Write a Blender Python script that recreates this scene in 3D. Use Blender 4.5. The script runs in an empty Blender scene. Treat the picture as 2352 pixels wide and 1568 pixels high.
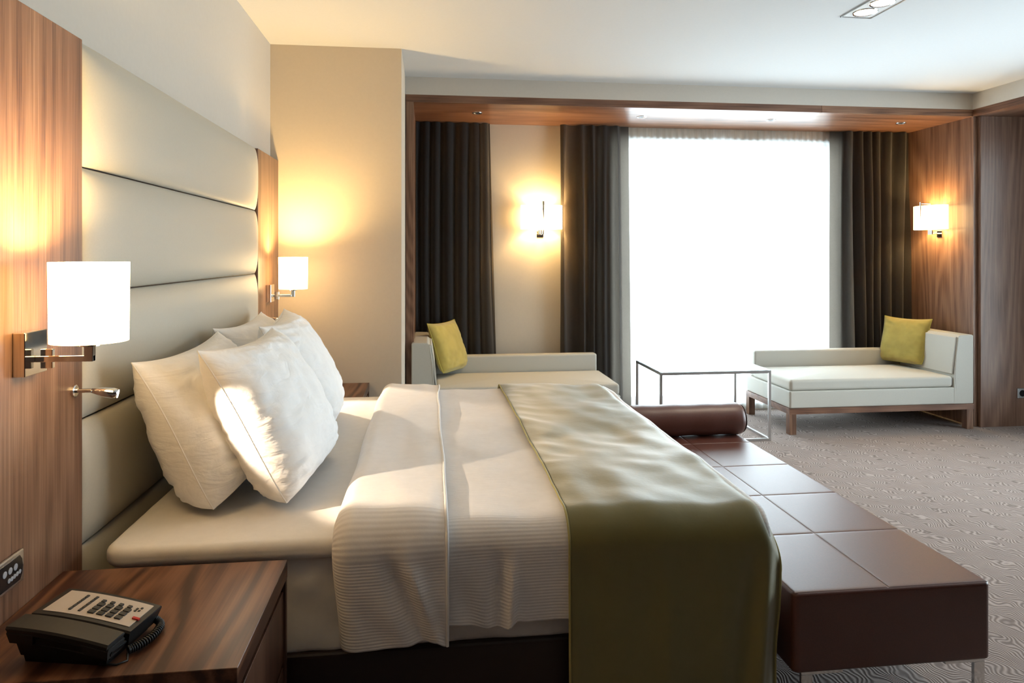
import bpy, bmesh, math, random
from mathutils import Vector, Matrix, noise
C = bpy.context.scene.collection
PI = math.pi
R = math.radians
random.seed(4)

# ------------------------------------------------------------------ camera
cam_d = bpy.data.cameras.new('camera')
cam = bpy.data.objects.new('camera', cam_d); C.objects.link(cam)
cam.location = (0, 0, 1.40)
cam.rotation_euler = (R(90), 0, R(-6.85))
cam_d.sensor_width = 36.0
cam_d.lens = 1590 / 2352 * 36
cam_d.shift_y = -(784 - 583) / 2352
cam_d.clip_start = 0.02
bpy.context.scene.camera = cam

# ------------------------------------------------------------------ world: bright overcast day
SKY = 13.5
w = bpy.data.worlds.new('world'); bpy.context.scene.world = w
w.use_nodes = True
bg = w.node_tree.nodes['Background']
bg.inputs[0].default_value = (0.79, 0.905, 1.0, 1)
bg.inputs[1].default_value = SKY
vs = bpy.context.scene.view_settings
vs.view_transform = 'Standard'; vs.look = 'None'; vs.exposure = 0.0; vs.gamma = 1.0; vs.use_curve_mapping = False

# portals in the two window openings (they only guide sky light)
def portal(loc, rot, sx, sy):
    l = bpy.data.lights.new('sky_portal', 'AREA'); l.shape = 'RECTANGLE'; l.size = sx; l.size_y = sy
    l.cycles.is_portal = True
    o = bpy.data.objects.new('sky_portal', l); o.location = loc; o.rotation_euler = rot; C.objects.link(o)
portal((2.66, 6.14, 1.24), (R(-90), 0, 0), 2.1, 2.34)
portal((5.52, 3.2, 1.24), (0, R(90), 0), 2.34, 2.5)

BULB = (1.0, 0.68, 0.28)
BED_LAMP_W, NICHE_LAMP_W, READ_W, DOWN_W = 52.0, 22.0, 42.0, 22.0
SHADE_E = 12.0

# ------------------------------------------------------------------ materials
def lin(c):
    return tuple(((v / 255) / 12.92 if v / 255 <= .04045 else ((v / 255 + .055) / 1.055) ** 2.4) for v in c) + (1,)
def new_mat(name):
    m = bpy.data.materials.new(name); m.use_nodes = True
    nt = m.node_tree; b = nt.nodes['Principled BSDF']
    return m, nt, b
def nd(nt, t, **kw):
    n = nt.nodes.new(t)
    for k, v in kw.items(): setattr(n, k, v)
    return n
def setin(n, **kw):
    for k, v in kw.items(): n.inputs[k.replace('_', ' ')].default_value = v
def math_n(nt, op, a, b=None):
    n = nd(nt, 'ShaderNodeMath', operation=op)
    for i, v in enumerate((a, b)):
        if v is None: continue
        if isinstance(v, (int, float)): n.inputs[i].default_value = v
        else: nt.links.new(v, n.inputs[i])
    return n.outputs[0]
def coords(nt, scale=(1, 1, 1), kind='Object', rot=(0, 0, 0)):
    t = nd(nt, 'ShaderNodeTexCoord'); mp = nd(nt, 'ShaderNodeMapping')
    mp.inputs['Scale'].default_value = scale; mp.inputs['Rotation'].default_value = rot
    nt.links.new(t.outputs[kind], mp.inputs['Vector']); return mp.outputs[0]
def noise_n(nt, vec, scale, detail=3, rough=.5, dist=0):
    n = nd(nt, 'ShaderNodeTexNoise'); nt.links.new(vec, n.inputs['Vector'])
    setin(n, Scale=scale, Detail=detail, Roughness=rough, Distortion=dist); return n.outputs[0]
def ramp(nt, fac, stops):
    r = nd(nt, 'ShaderNodeValToRGB'); nt.links.new(fac, r.inputs[0])
    e = r.color_ramp.elements
    while len(e) < len(stops): e.new(.5)
    for el, (p, c) in zip(e, stops): el.position = p; el.color = c if len(c) == 4 else tuple(c) + (1,)
    return r.outputs[0]
def bump(nt, b, h, strength, dist=.01):
    n = nd(nt, 'ShaderNodeBump'); setin(n, Strength=strength, Distance=dist)
    nt.links.new(h, n.inputs['Height']); nt.links.new(n.outputs[0], b.inputs['Normal'])

def plain(name, col, rough=.5, metal=0., nscale=40, var=.06, bstr=.0, spec=.5, sheen=0.):
    m, nt, b = new_mat(name)
    v = coords(nt); n = noise_n(nt, v, nscale, 4)
    c = Vector(col[:3])
    nt.links.new(ramp(nt, n, [(.3, tuple(c * (1 - var)) + (1,)), (.7, tuple(c * (1 + var)) + (1,))]), b.inputs['Base Color'])
    setin(b, Roughness=rough, Metallic=metal); b.inputs['Specular IOR Level'].default_value = spec
    if sheen: b.inputs['Sheen Weight'].default_value = sheen
    if bstr: bump(nt, b, n, bstr, .002)
    return m

def walnut(name, axis, tint=(1, 1, 1), rough=.36, seed=0., bands=26, s0=1.9, RG=.13, el=.12):
    m, nt, b = new_mat(name)
    lo = [1, 1, 1]; lo[axis] = el
    hi = [1, 1, 1]; hi[axis] = .018
    v = coords(nt, lo)
    add = nd(nt, 'ShaderNodeVectorMath', operation='ADD'); add.inputs[1].default_value = (seed, seed * 1.7, seed * .6)
    nt.links.new(v, add.inputs[0])
    n = noise_n(nt, add.outputs[0], s0, 1.5, .45)
    wob = noise_n(nt, coords(nt, hi), 60, 2)
    ph = math_n(nt, 'ADD', math_n(nt, 'MULTIPLY', n, bands * 2 * PI), math_n(nt, 'MULTIPLY', wob, 3.5))
    ring = math_n(nt, 'ADD', math_n(nt, 'MULTIPLY', math_n(nt, 'SINE', ph), .5), .5)
    streak = noise_n(nt, coords(nt, hi), 190, 3, .65)
    broad = noise_n(nt, coords(nt, hi), 16, 2)
    f = math_n(nt, 'ADD', math_n(nt, 'ADD', math_n(nt, 'MULTIPLY', ring, RG), math_n(nt, 'MULTIPLY', streak, .70 - RG)),
               math_n(nt, 'MULTIPLY', broad, .32))
    t = Vector(tint)
    def cc(r, g, bl): return (r * t.x, g * t.y, bl * t.z, 1)
    col = ramp(nt, f, [(.34, cc(.085, .040, .024)), (.46, cc(.165, .082, .048)), (.58, cc(.225, .122, .074)), (.74, cc(.33, .20, .13))])
    nt.links.new(col, b.inputs['Base Color'])
    setin(b, Roughness=rough); b.inputs['Specular IOR Level'].default_value = .45
    bump(nt, b, streak, .06, .002)
    return m

M = {}
M['plaster'] = plain('plaster', (.60, .555, .49), .9, nscale=60, var=.012, bstr=.05, spec=.2)
M['plaster_beige'] = plain('plaster_beige', (.60, .52, .42), .9, nscale=60, var=.012, bstr=.05, spec=.2)
M['ceiling'] = plain('ceiling_paint', (.665, .675, .68), .9, nscale=60, var=.01, spec=.2)
M['wood_z'] = walnut('walnut_vertical', 2)
M['wood_z2'] = walnut('walnut_vertical_bookmatched', 2, seed=7.3, tint=(.95, .98, 1.05))
M['wood_x'] = walnut('walnut_lengthwise', 0, seed=2.1, tint=(.9, .82, .8))
M['wood_x2'] = walnut('walnut_lengthwise_lighter', 0, seed=12.1, tint=(1.15, 1.1, 1.05))
M['wood_soffit'] = walnut('walnut_lacquered_soffit', 0, seed=12.1, tint=(1.2, 1.05, .95), rough=.30)
M['wood_y'] = walnut('walnut_top', 1, seed=5.2, tint=(.60, .45, .36), rough=.36, bands=9, s0=4.6, RG=.40, el=.20)
M['wood_y2'] = walnut('walnut_soffit_right', 1, seed=8.2, tint=(.9, .82, .8))
M['wood_dark'] = walnut('walnut_dark', 2, seed=3.2, tint=(.55, .45, .42), rough=.4)
M['headboard'] = plain('headboard_leatherette', (.45, .425, .36), .48, nscale=180, var=.02, bstr=.06, spec=.35)
M['leather'] = plain('brown_leather', (.10, .029, .017), .42, nscale=220, var=.12, bstr=.10, spec=.5)
_b = M['leather'].node_tree.nodes['Principled BSDF']; _b.inputs['Coat Weight'].default_value = .5; _b.inputs['Coat Roughness'].default_value = .46
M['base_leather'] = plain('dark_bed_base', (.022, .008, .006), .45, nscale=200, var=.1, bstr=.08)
M['chrome'] = plain('chrome', (.78, .77, .75), .09, 1., nscale=10, var=.01)
M['steel'] = plain('brushed_steel', (.55, .55, .55), .28, 1., nscale=120, var=.04)
M['black'] = plain('black_plastic', (.008, .008, .0085), .42, nscale=90, var=.1)
M['handset'] = plain('handset_plastic', (.014, .013, .012), .5, nscale=90, var=.1)
M['key'] = plain('key_plastic', (.02, .02, .02), .5, nscale=90, var=.1)
M['plate'] = plain('face_plate', (.50, .44, .39), .35, nscale=30, var=.04)
M['red'] = plain('red_lens', (.5, .01, .01), .3, nscale=30)
M['chaise'] = plain('cream_upholstery', (.53, .515, .46), .7, nscale=300, var=.03, bstr=.12, spec=.3)
M['cushion'] = plain('olive_velvet', (.45, .355, .085), .75, nscale=9, var=.12, bstr=.02, spec=.25, sheen=.4)
M['cushion_trim'] = plain('olive_piping', (.50, .42, .08), .7, nscale=60)
M['sill'] = plain('window_frame_white', (.8, .8, .8), .5, nscale=60, var=.02)
M['led_black'] = plain('switch_black', (.01, .01, .012), .2, nscale=60)
M['button'] = plain('switch_button', (.35, .37, .42), .35, nscale=60)

def cloth_mat(name, col, rough=.8, stripe=0., spec=.25, sheen=0., crease=0.):
    """woven cloth; stripe = ribs running along the bed (uv.y is the arc length across the bed)"""
    m, nt, b = new_mat(name)
    n = noise_n(nt, coords(nt), 26, 4, .6)
    c = Vector(col)
    nt.links.new(ramp(nt, n, [(.3, tuple(c * .97) + (1,)), (.7, tuple(c * 1.02) + (1,))]), b.inputs['Base Color'])
    setin(b, Roughness=rough); b.inputs['Specular IOR Level'].default_value = spec
    if sheen:
        b.inputs['Sheen Weight'].default_value = sheen; b.inputs['Sheen Roughness'].default_value = .4
    if stripe:
        t = nd(nt, 'ShaderNodeUVMap'); sp = nd(nt, 'ShaderNodeSeparateXYZ'); nt.links.new(t.outputs[0], sp.inputs[0])
        wv = math_n(nt, 'SINE', math_n(nt, 'MULTIPLY', sp.outputs[1], 2 * PI / stripe))
        h = math_n(nt, 'ADD', math_n(nt, 'MULTIPLY', wv, .35), n)
        bump(nt, b, h, .20, .004)
    elif crease:
        n2 = noise_n(nt, coords(nt, (1, 1, 2.6), rot=(.35, .1, 0)), 7, 3, .5, 1.6)
        bump(nt, b, math_n(nt, 'ADD', math_n(nt, 'MULTIPLY', n2, 3), n), crease, .006)
    else:
        bump(nt, b, n, .18, .004)
    return m
M['linen'] = cloth_mat('white_linen', (.78, .755, .73), .85)
M['pillow'] = cloth_mat('white_pillowcase', (.88, .87, .865), .85, crease=.32)
M['duvet'] = cloth_mat('white_ribbed_duvet', (.83, .80, .79), .7, stripe=.0085)
M['hem'] = cloth_mat('white_piping', (.82, .80, .78), .8)
M['runner'] = cloth_mat('olive_satin_runner', (.185, .160, .052), .46, spec=.5, sheen=.6)
M['runner_trim'] = cloth_mat('runner_piping', (.40, .34, .13), .5)

def curtain_mat():
    m, nt, b = new_mat('charcoal_curtain')
    hi = coords(nt, (1, 1, .25))
    n = noise_n(nt, hi, 240, 3)
    nt.links.new(ramp(nt, n, [(.3, (.018, .0165, .0165, 1)), (.7, (.034, .031, .030, 1))]), b.inputs['Base Color'])
    setin(b, Roughness=.85); b.inputs['Specular IOR Level'].default_value = .15
    b.inputs['Sheen Weight'].default_value = .25
    tr = nd(nt, 'ShaderNodeBsdfTranslucent'); tr.inputs[0].default_value = (.44, .375, .31, 1)
    mx = nd(nt, 'ShaderNodeMixShader'); mx.inputs[0].default_value = .24
    out = nt.nodes['Material Output']
    nt.links.new(b.outputs[0], mx.inputs[1]); nt.links.new(tr.outputs[0], mx.inputs[2]); nt.links.new(mx.outputs[0], out.inputs[0])
    return m
M['curtain'] = curtain_mat()
def sheer_mat():
    m, nt, b = new_mat('sheer_voile')
    tr = nd(nt, 'ShaderNodeBsdfTranslucent')
    n = noise_n(nt, coords(nt, (1, 1, .02)), 60, 2)
    nt.links.new(ramp(nt, n, [(.3, (.78, .82, .84, 1)), (.7, (.92, .94, .95, 1))]), tr.inputs[0])
    tp = nd(nt, 'ShaderNodeBsdfTransparent'); mx = nd(nt, 'ShaderNodeMixShader'); mx.inputs[0].default_value = .45
    nt.links.new(tr.outputs[0], mx.inputs[1]); nt.links.new(tp.outputs[0], mx.inputs[2])
    nt.links.new(mx.outputs[0], nt.nodes['Material Output'].inputs[0])
    return m
M['sheer'] = sheer_mat()
def glass_mat(name, k=.06):
    m, nt, b = new_mat(name)
    tp = nd(nt, 'ShaderNodeBsdfTransparent'); tp.inputs[0].default_value = (.96, .98, .97, 1)
    gl = nd(nt, 'ShaderNodeBsdfGlossy'); gl.inputs['Roughness'].default_value = .02
    lw = nd(nt, 'ShaderNodeLayerWeight'); lw.inputs[0].default_value = .25
    fac = math_n(nt, 'ADD', math_n(nt, 'MULTIPLY', lw.outputs[0], .8), k)
    mx = nd(nt, 'ShaderNodeMixShader'); nt.links.new(fac, mx.inputs[0])
    nt.links.new(tp.outputs[0], mx.inputs[1]); nt.links.new(gl.outputs[0], mx.inputs[2])
    nt.links.new(mx.outputs[0], nt.nodes['Material Output'].inputs[0])
    return m
M['glass'] = glass_mat('clear_glass')
M['table_glass'] = glass_mat('table_glass', .08)
def shade_mat():
    m, nt, b = new_mat('lit_lamp_shade')
    n = noise_n(nt, coords(nt), 200, 2)
    nt.links.new(ramp(nt, n, [(.3, (.85, .80, .70, 1)), (.7, (.9, .86, .78, 1))]), b.inputs['Base Color'])
    b.inputs['Emission Color'].default_value = (1.0, .66, .28, 1)
    b.inputs['Emission Strength'].default_value = SHADE_E
    setin(b, Roughness=.9)
    return m
M['shade'] = shade_mat()
_d = M['shade'].copy(); _d.name = 'lit_diffuser'; M['diffuser'] = _d; _d.node_tree.nodes['Principled BSDF'].inputs['Emission Strength'].default_value = 15.0
def emit_mat(name, col, s):
    m, nt, b = new_mat(name); b.inputs['Emission Color'].default_value = col; b.inputs['Emission Strength'].default_value = s
    n = noise_n(nt, coords(nt), 20, 1); nt.links.new(ramp(nt, n, [(0, (.8, .8, .8, 1)), (1, (.9, .9, .9, 1))]), b.inputs['Base Color'])
    return m
M['bulb'] = emit_mat('lit_bulb', (1, .9, .7, 1), 12)
def carpet_mat():
    m, nt, b = new_mat('wave_pattern_carpet')
    v = coords(nt)
    n = noise_n(nt, v, 8.5, 1.2, .45)
    sp = nd(nt, 'ShaderNodeSeparateXYZ'); nt.links.new(v, sp.inputs[0])
    along = math_n(nt, 'ADD', math_n(nt, 'MULTIPLY', sp.outputs[0], 2 * PI * 60), math_n(nt, 'MULTIPLY', sp.outputs[1], 2 * PI * 19))
    ph = math_n(nt, 'ADD', along, math_n(nt, 'MULTIPLY', n, 2 * PI * 12))
    s = math_n(nt, 'ADD', math_n(nt, 'MULTIPLY', math_n(nt, 'SINE', ph), .5), .5)
    f = noise_n(nt, v, 420, 2, .7)
    mask = noise_n(nt, v, 9, 2)
    k = math_n(nt, 'ADD', math_n(nt, 'MULTIPLY', s, .55), math_n(nt, 'ADD', math_n(nt, 'MULTIPLY', f, .35), math_n(nt, 'MULTIPLY', mask, .2)))
    nt.links.new(ramp(nt, k, [(.28, (.185, .150, .138, 1)), (.55, (.285, .238, .218, 1)), (.84, (.38, .32, .292, 1))]), b.inputs['Base Color'])
    setin(b, Roughness=.95); b.inputs['Specular IOR Level'].default_value = .1
    bump(nt, b, k, .5, .006)
    return m
M['carpet'] = carpet_mat()

# ------------------------------------------------------------------ geometry helpers
def base_of(p):
    v = Vector((0, 0, 0))
    while p is not None: v += p.location; p = p.parent
    return v
def link(name, bm, mat, parent=None, world=True, smooth=False, kind=None, label=None):
    """link a bmesh as ONE object; with world=True its coordinates are world ones and are made local to the parent"""
    if parent is not None and world:
        bmesh.ops.translate(bm, verts=bm.verts, vec=-base_of(parent))
    bmesh.ops.recalc_face_normals(bm, faces=bm.faces)
    me = bpy.data.meshes.new(name); bm.to_mesh(me); bm.free()
    me.materials.append(M[mat] if isinstance(mat, str) else mat)
    if smooth:
        for p in me.polygons: p.use_smooth = True
    o = bpy.data.objects.new(name, me); C.objects.link(o)
    if parent is not None: o.parent = parent
    if kind: o['kind'] = kind
    if label: o['label'] = label
    return o
def struct(name, bm, mat, smooth=False, parent=None, label=None):
    return link(name, bm, mat, parent, kind='structure' if parent is None else None, smooth=smooth, label=label)
def thing(name, label, cat, loc=(0, 0, 0), group=None, rz=0.):
    o = bpy.data.objects.new(name, None); C.objects.link(o)
    o.location = loc; o.rotation_euler = (0, 0, rz); o.empty_display_size = .1
    o['label'] = label; o['category'] = cat
    if group: o['group'] = group
    return o
def tag(o, label, cat, group=None):
    o['label'] = label; o['category'] = cat
    if group: o['group'] = group
    return o
def add_box(bm, a, b, bev=0., seg=2):
    r = bmesh.ops.create_cube(bm, size=1)
    vs_ = r['verts']
    for v in vs_:
        v.co = Vector((a[i] + (v.co[i] + .5) * (b[i] - a[i]) for i in range(3)))
    if bev > 0:
        es = list({e for v in vs_ for e in v.link_edges})
        bmesh.ops.bevel(bm, geom=es, offset=bev, segments=seg, profile=.5, affect='EDGES')
    return bm
def box(a, b, bev=0., seg=2):
    return add_box(bmesh.new(), a, b, bev, seg)
def add_cyl(bm, p0, p1, r0, r1=None, seg=24, caps=True):
    p0, p1 = Vector(p0), Vector(p1); r1 = r0 if r1 is None else r1
    ax = (p1 - p0).normalized(); q = ax.to_track_quat('Z', 'Y')
    rings = []
    for p, r in ((p0, r0), (p1, r1)):
        rings.append([bm.verts.new(p + q @ Vector((math.cos(2 * PI * k / seg) * r, math.sin(2 * PI * k / seg) * r, 0))) for k in range(seg)])
    for k in range(seg):
        bm.faces.new((rings[0][k], rings[0][(k + 1) % seg], rings[1][(k + 1) % seg], rings[1][k]))
    if caps: bm.faces.new(rings[0][::-1]); bm.faces.new(rings[1])
    return bm
def cyl(p0, p1, r0, r1=None, seg=24, caps=True): return add_cyl(bmesh.new(), p0, p1, r0, r1, seg, caps)
def lathe(p0, axis, prof, seg=24):
    """prof: list of (distance along axis, radius)"""
    bm = bmesh.new(); p0 = Vector(p0); ax = Vector(axis).normalized(); q = ax.to_track_quat('Z', 'Y'); prev = None
    for d, r in prof:
        ring = [bm.verts.new(p0 + ax * d + q @ Vector((math.cos(2 * PI * k / seg) * r, math.sin(2 * PI * k / seg) * r, 0))) for k in range(seg)]
        if prev:
            for k in range(seg): bm.faces.new((prev[k], prev[(k + 1) % seg], ring[(k + 1) % seg], ring[k]))
        else: bm.faces.new(ring[::-1])
        prev = ring
    bm.faces.new(prev); return bm
def tube(pts, r, seg=8):
    bm = bmesh.new(); pts = [Vector(p) for p in pts]; prev = None; up = Vector((0, 0, 1))
    t0 = (pts[1] - pts[0]).normalized(); nrm = t0.orthogonal().normalized()
    for i, p in enumerate(pts):
        t = (pts[min(i + 1, len(pts) - 1)] - pts[max(i - 1, 0)]).normalized()
        nrm = (nrm - t * nrm.dot(t)).normalized(); bn = t.cross(nrm)
        ring = [bm.verts.new(p + (nrm * math.cos(2 * PI * k / seg) + bn * math.sin(2 * PI * k / seg)) * r) for k in range(seg)]
        if prev:
            for k in range(seg): bm.faces.new((prev[k], prev[(k + 1) % seg], ring[(k + 1) % seg], ring[k]))
        prev = ring
    return bm
def extrude_poly(poly, axis, a, b, bev=0., seg=2):
    """poly: 2-D points in the plane normal to axis (axis 0: (y,z); 1: (x,z); 2: (x,y))"""
    bm = bmesh.new()
    def mk(p, t):
        return {0: (t, p[0], p[1]), 1: (p[0], t, p[1]), 2: (p[0], p[1], t)}[axis]
    A = [bm.verts.new(mk(p, a)) for p in poly]; B = [bm.verts.new(mk(p, b)) for p in poly]
    n = len(poly)
    bm.faces.new(A); bm.faces.new(B[::-1])
    for i in range(n): bm.faces.new((A[i], B[i], B[(i + 1) % n], A[(i + 1) % n]))
    if bev:
        bmesh.ops.bevel(bm, geom=list(bm.edges), offset=bev, segments=seg, profile=.5, affect='EDGES')
    return bm
def grid(nu, nv, fn, uv=None, close_back=None):
    bm = bmesh.new(); V = [[bm.verts.new(fn(i / nu, j / nv)) for j in range(nv + 1)] for i in range(nu + 1)]
    ul = bm.loops.layers.uv.new('UVMap') if uv else None
    for i in range(nu):
        for j in range(nv):
            f = bm.faces.new((V[i][j], V[i + 1][j], V[i + 1][j + 1], V[i][j + 1]))
            if uv:
                for lp, (a, b) in zip(f.loops, ((i, j), (i + 1, j), (i + 1, j + 1), (i, j + 1))):
                    lp[ul].uv = uv(a / nu, b / nv)
    return bm
def solidify(o, t, off=-1):
    m = o.modifiers.new('thickness', 'SOLIDIFY'); m.thickness = t; m.offset = off; return o
def N3(x, y, z=0.): return noise.noise(Vector((x, y, z)))
def ss(a, b, x):
    t = min(1, max(0, (x - a) / (b - a))); return t * t * (3 - 2 * t)
def ridge(v): return 1 - abs(v) * 2

# ------------------------------------------------------------------ the room
WX = -.976        # plaster face of the headboard wall
PX = -.928        # face of the walnut / headboard cladding on it
HC = 2.70
struct('floor', box((-1.2, -2.8, -.08), (5.7, 6.3, 0)), 'carpet')
struct('ceiling', box((-1.2, -2.8, HC), (5.7, 6.3, HC + .1)), 'ceiling')
struct('wall_left', box((-1.2, -2.8, 0), (WX, 4.44, HC)), 'plaster')
struct('wall_back', box((-1.2, -2.8, 0), (4.6, -2.6, HC)), 'wood_dark')
struct('wall_column', box((-1.2, 4.44, 0), (-.172, 6.3, HC)), 'plaster_beige')
struct('wall_right', box((4.38, -2.8, 0), (5.7, .6, HC)), 'wood_dark')
# wall of the window bay, with an opening, and its window
WY = 5.94
W0, W1, WT, WB = 1.62, 3.72, 2.415, .06
bm = box((-.172, WY, 0), (W0, 6.3, 2.7)); add_box(bm, (W1, WY, 0), (4.42, 6.3, 2.7))
add_box(bm, (W0, WY, WT), (W1, 6.3, 2.7)); add_box(bm, (W0, WY, 0), (W1, 6.3, WB))
struct('wall_far', bm, 'plaster_beige')
bm = bmesh.new(); a = .05
add_box(bm, (W0, 6.06, WB), (W0 + a, 6.12, WT)); add_box(bm, (W1 - a, 6.06, WB), (W1, 6.12, WT))
add_box(bm, (W0, 6.06, WB), (W1, 6.12, WB + a)); add_box(bm, (W0, 6.06, WT - a), (W1, 6.12, WT))
win1 = struct('window_1', bm, 'sill')
link('pane', box((W0 + a, 6.085, WB + a), (W1 - a, 6.095, WT - a)), 'glass', win1)
# wall of the second bay on the right, out of the picture
X2 = 5.30; V0, V1 = 1.9, 4.5
bm = box((X2, .6, 0), (5.7, V0, 2.7)); add_box(bm, (X2, V1, 0), (5.7, 6.3, 2.7))
add_box(bm, (X2, V0, WT), (5.7, V1, 2.7)); add_box(bm, (X2, V0, 0), (5.7, V1, WB))
struct('wall_bay_right', bm, 'plaster_beige')
bm = bmesh.new()
add_box(bm, (5.42, V0, WB), (5.48, V0 + a, WT)); add_box(bm, (5.42, V1 - a, WB), (5.48, V1, WT))
add_box(bm, (5.42, V0, WB), (5.48, V1, WB + a)); add_box(bm, (5.42, V0, WT - a), (5.48, V1, WT))
win2 = struct('window_2', bm, 'sill')
link('pane', box((5.445, V0 + a, WB + a), (5.455, V1 - a, WT - a)), 'glass', win2)
# plaster fascia above both bays
FY = 5.13; FX = 4.38; ZS = 2.515; ZF = 2.57
bm = box((-.172, FY, ZF), (FX + .06, FY + .06, HC))
struct('wall_fascia_far', bm, 'plaster')
struct('wall_fascia_right', box((FX, .6, ZF), (FX + .06, FY, HC)), 'plaster')
# walnut lining of the window bay
struct('trim_1', box((-.168, FY, ZS), (3.075, FY + .03, ZF)), 'wood_x', label='walnut edge strip over the window bay')
struct('trim_2', box((3.078, FY, ZS), (FX + .04, FY + .03, ZF)), 'wood_x2', label='lighter walnut edge strip over the right chaise')
struct('trim_3', box((-.112, FY + .03, ZS), (4.388, WY, ZS + .05)), 'wood_soffit', label='walnut soffit of the window bay')
struct('trim_4', box((-.168, FY, 0), (-.112, WY, ZS)), 'wood_z', label='walnut side board left of the left chaise')
struct('trim_5', box((4.388, FY, 0), (4.42, WY, ZS)), 'wood_z', label='walnut side wall behind the right chaise')
# walnut panel facing the camera right of the bay, groove beside it, and lining of the right bay
struct('trim_6', box((4.425, FY - .03, 0), (5.30, FY + .05, ZS), .003), 'wood_z2', label='walnut panel right of the window bay')
struct('trim_7', box((FX, .6, ZS), (FX + .03, FY - .001, ZF)), 'wood_y2', label='walnut edge strip over the right bay')
struct('trim_8', box((FX + .03, .6, ZS), (X2, FY + .05, ZS + .05)), 'wood_y2', label='walnut soffit of the right bay')
struct('trim_9', box((FX + .04, .6, 0), (X2, .65, ZS)), 'wood_z')
# walnut cladding either side of the headboard
HB0, HB1, HT = 1.994, 3.925, 1.978
struct('trim_10', box((WX, -1.2, 0), (PX, HB0 - .002, HT), .0015, 1), 'wood_z', label='walnut panel left of the headboard')
struct('trim_11', box((WX, HB1 + .002, 0), (PX, 4.44, HT), .0015, 1), 'wood_z2', label='walnut panel right of the headboard')

# ------------------------------------------------------------------ headboard
hb = thing('headboard', 'tall cream padded headboard with horizontal seams between two walnut panels', 'headboard', (WX, 2.96, 0))
link('backing_board', box((WX + .002, HB0, .1), (PX - .022, HB1, HT)), 'wood_dark', hb)
zs = [1.978, 1.637, 1.293, .949, .606, .265]
for zt, zb in zip(zs[:-1], zs[1:]):
    h = zt - zb; L = HB1 - HB0
    def f(u, v):
        # denser sampling near the edges
        uu = .5 - .5 * math.cos(PI * u); vv = .5 - .5 * math.cos(PI * v)
        a_, b_ = 2 * uu - 1, 2 * vv - 1
        e = (max(0, 1 - abs(a_) ** 14)) ** .42 * (max(0, 1 - abs(b_) ** 3.2)) ** .5
        x = PX - .018 + .040 * e + .0012 * N3(uu * 9, vv * 2, zt * 5)
        return Vector((x, HB0 + L * uu, zb + .001 + (h - .002) * vv))
    o = link('upholstered_panel', grid(70, 24, f), 'headboard', hb, smooth=True)
    solidify(o, .004)

# ------------------------------------------------------------------ bed
BY0, BY1 = 1.95, 3.87
bed = thing('bed', 'king bed base with dark brown leather sides and white sheeted mattress', 'bed', (.05, 2.91, 0))
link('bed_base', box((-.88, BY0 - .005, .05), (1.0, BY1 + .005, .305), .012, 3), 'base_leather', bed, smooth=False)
for x in (-.75, .88):
    for y in (BY0 + .12, BY1 - .12):
        link('leg', cyl((x, y, 0), (x, y, .05), .03, .03, 16), 'black', bed)
def sheet_side(u, v):
    # perimeter of the mattress body, u around, v height
    x0, x1, y0, y1, r = -.855, .985, BY0 + .012, BY1 - .012, .05
    per = [(x0, y1 - r), (x0, y0 + r), (x0 + r, y0), (x1 - r, y0), (x1, y0 + r), (x1, y1 - r), (x1 - r, y1), (x0 + r, y1), (x0, y1 - r)]
    return None
def rounded_rect_path(x0, x1, y0, y1, r, n=10):
    pts = []
    for cx_, cy_, a0 in ((x0 + r, y0 + r, PI), (x1 - r, y0 + r, 1.5 * PI), (x1 - r, y1 - r, 0), (x0 + r, y1 - r, .5 * PI)):
        for k in range(n + 1):
            t = a0 + .5 * PI * k / n
            pts.append(((cx_ + r * math.cos(t)), (cy_ + r * math.sin(t)), math.cos(t), math.sin(t)))
    out = []
    for i, p in enumerate(pts):
        q = pts[(i + 1) % len(pts)]
        d = math.hypot(q[0] - p[0], q[1] - p[1]); n_ = max(1, int(d / .02))
        for k in range(n_):
            t = k / n_
            out.append((p[0] + (q[0] - p[0]) * t, p[1] + (q[1] - p[1]) * t, p[2] + (q[2] - p[2]) * t, p[3] + (q[3] - p[3]) * t))
    return out
def soft_slab(x0, x1, y0, y1, z0, z1, r, er, wr=0., seed=0., top=None, nz=8):
    """a padded slab: rounded plan, rounded top and bottom edges, wrinkled sides"""
    bm = bmesh.new(); path = rounded_rect_path(x0, x1, y0, y1, r); n = len(path)
    prof = []
    for k in range(6): t = .5 * PI * k / 5; prof.append((-er + er * math.sin(t), z0 + er - er * math.cos(t)))
    for k in range(1, nz): prof.append((0, z0 + er + (z1 - z0 - 2 * er) * k / nz))
    for k in range(6): t = .5 * PI * k / 5; prof.append((-er + er * math.cos(t), z1 - er + er * math.sin(t)))
    rings = []
    for (d, z) in prof:
        ring = []
        for (x, y, nx, ny) in path:
            q = (x + y) * 9
            wv = wr * (N3(q * .6 + z * 9, z * 5 + seed, seed) + .5 * N3(q * 2 - z * 20, z * 9, seed + 3))
            ring.append(bm.verts.new((x + nx * (d + wv), y + ny * (d + wv), z)))
        rings.append(ring)
    for a_, b_ in zip(rings, rings[1:]):
        for k in range(n): bm.faces.new((a_[k], a_[(k + 1) % n], b_[(k + 1) % n], b_[k]))
    bm.faces.new(rings[0][::-1])
    # top: rings shrinking to the centre
    cx_, cy_ = (x0 + x1) / 2, (y0 + y1) / 2; prev = rings[-1]
    for s in (.97, .93, .86, .75, .6, .4, .2):
        ring = [bm.verts.new((cx_ + (v.co.x - cx_) * s, cy_ + (v.co.y - cy_) * s, z1 + (top or (lambda s_: 0))(s))) for v in rings[-1]]
        for k in range(n): bm.faces.new((prev[k], prev[(k + 1) % n], ring[(k + 1) % n], ring[k]))
        prev = ring
    bm.faces.new(prev)
    return bm
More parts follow.
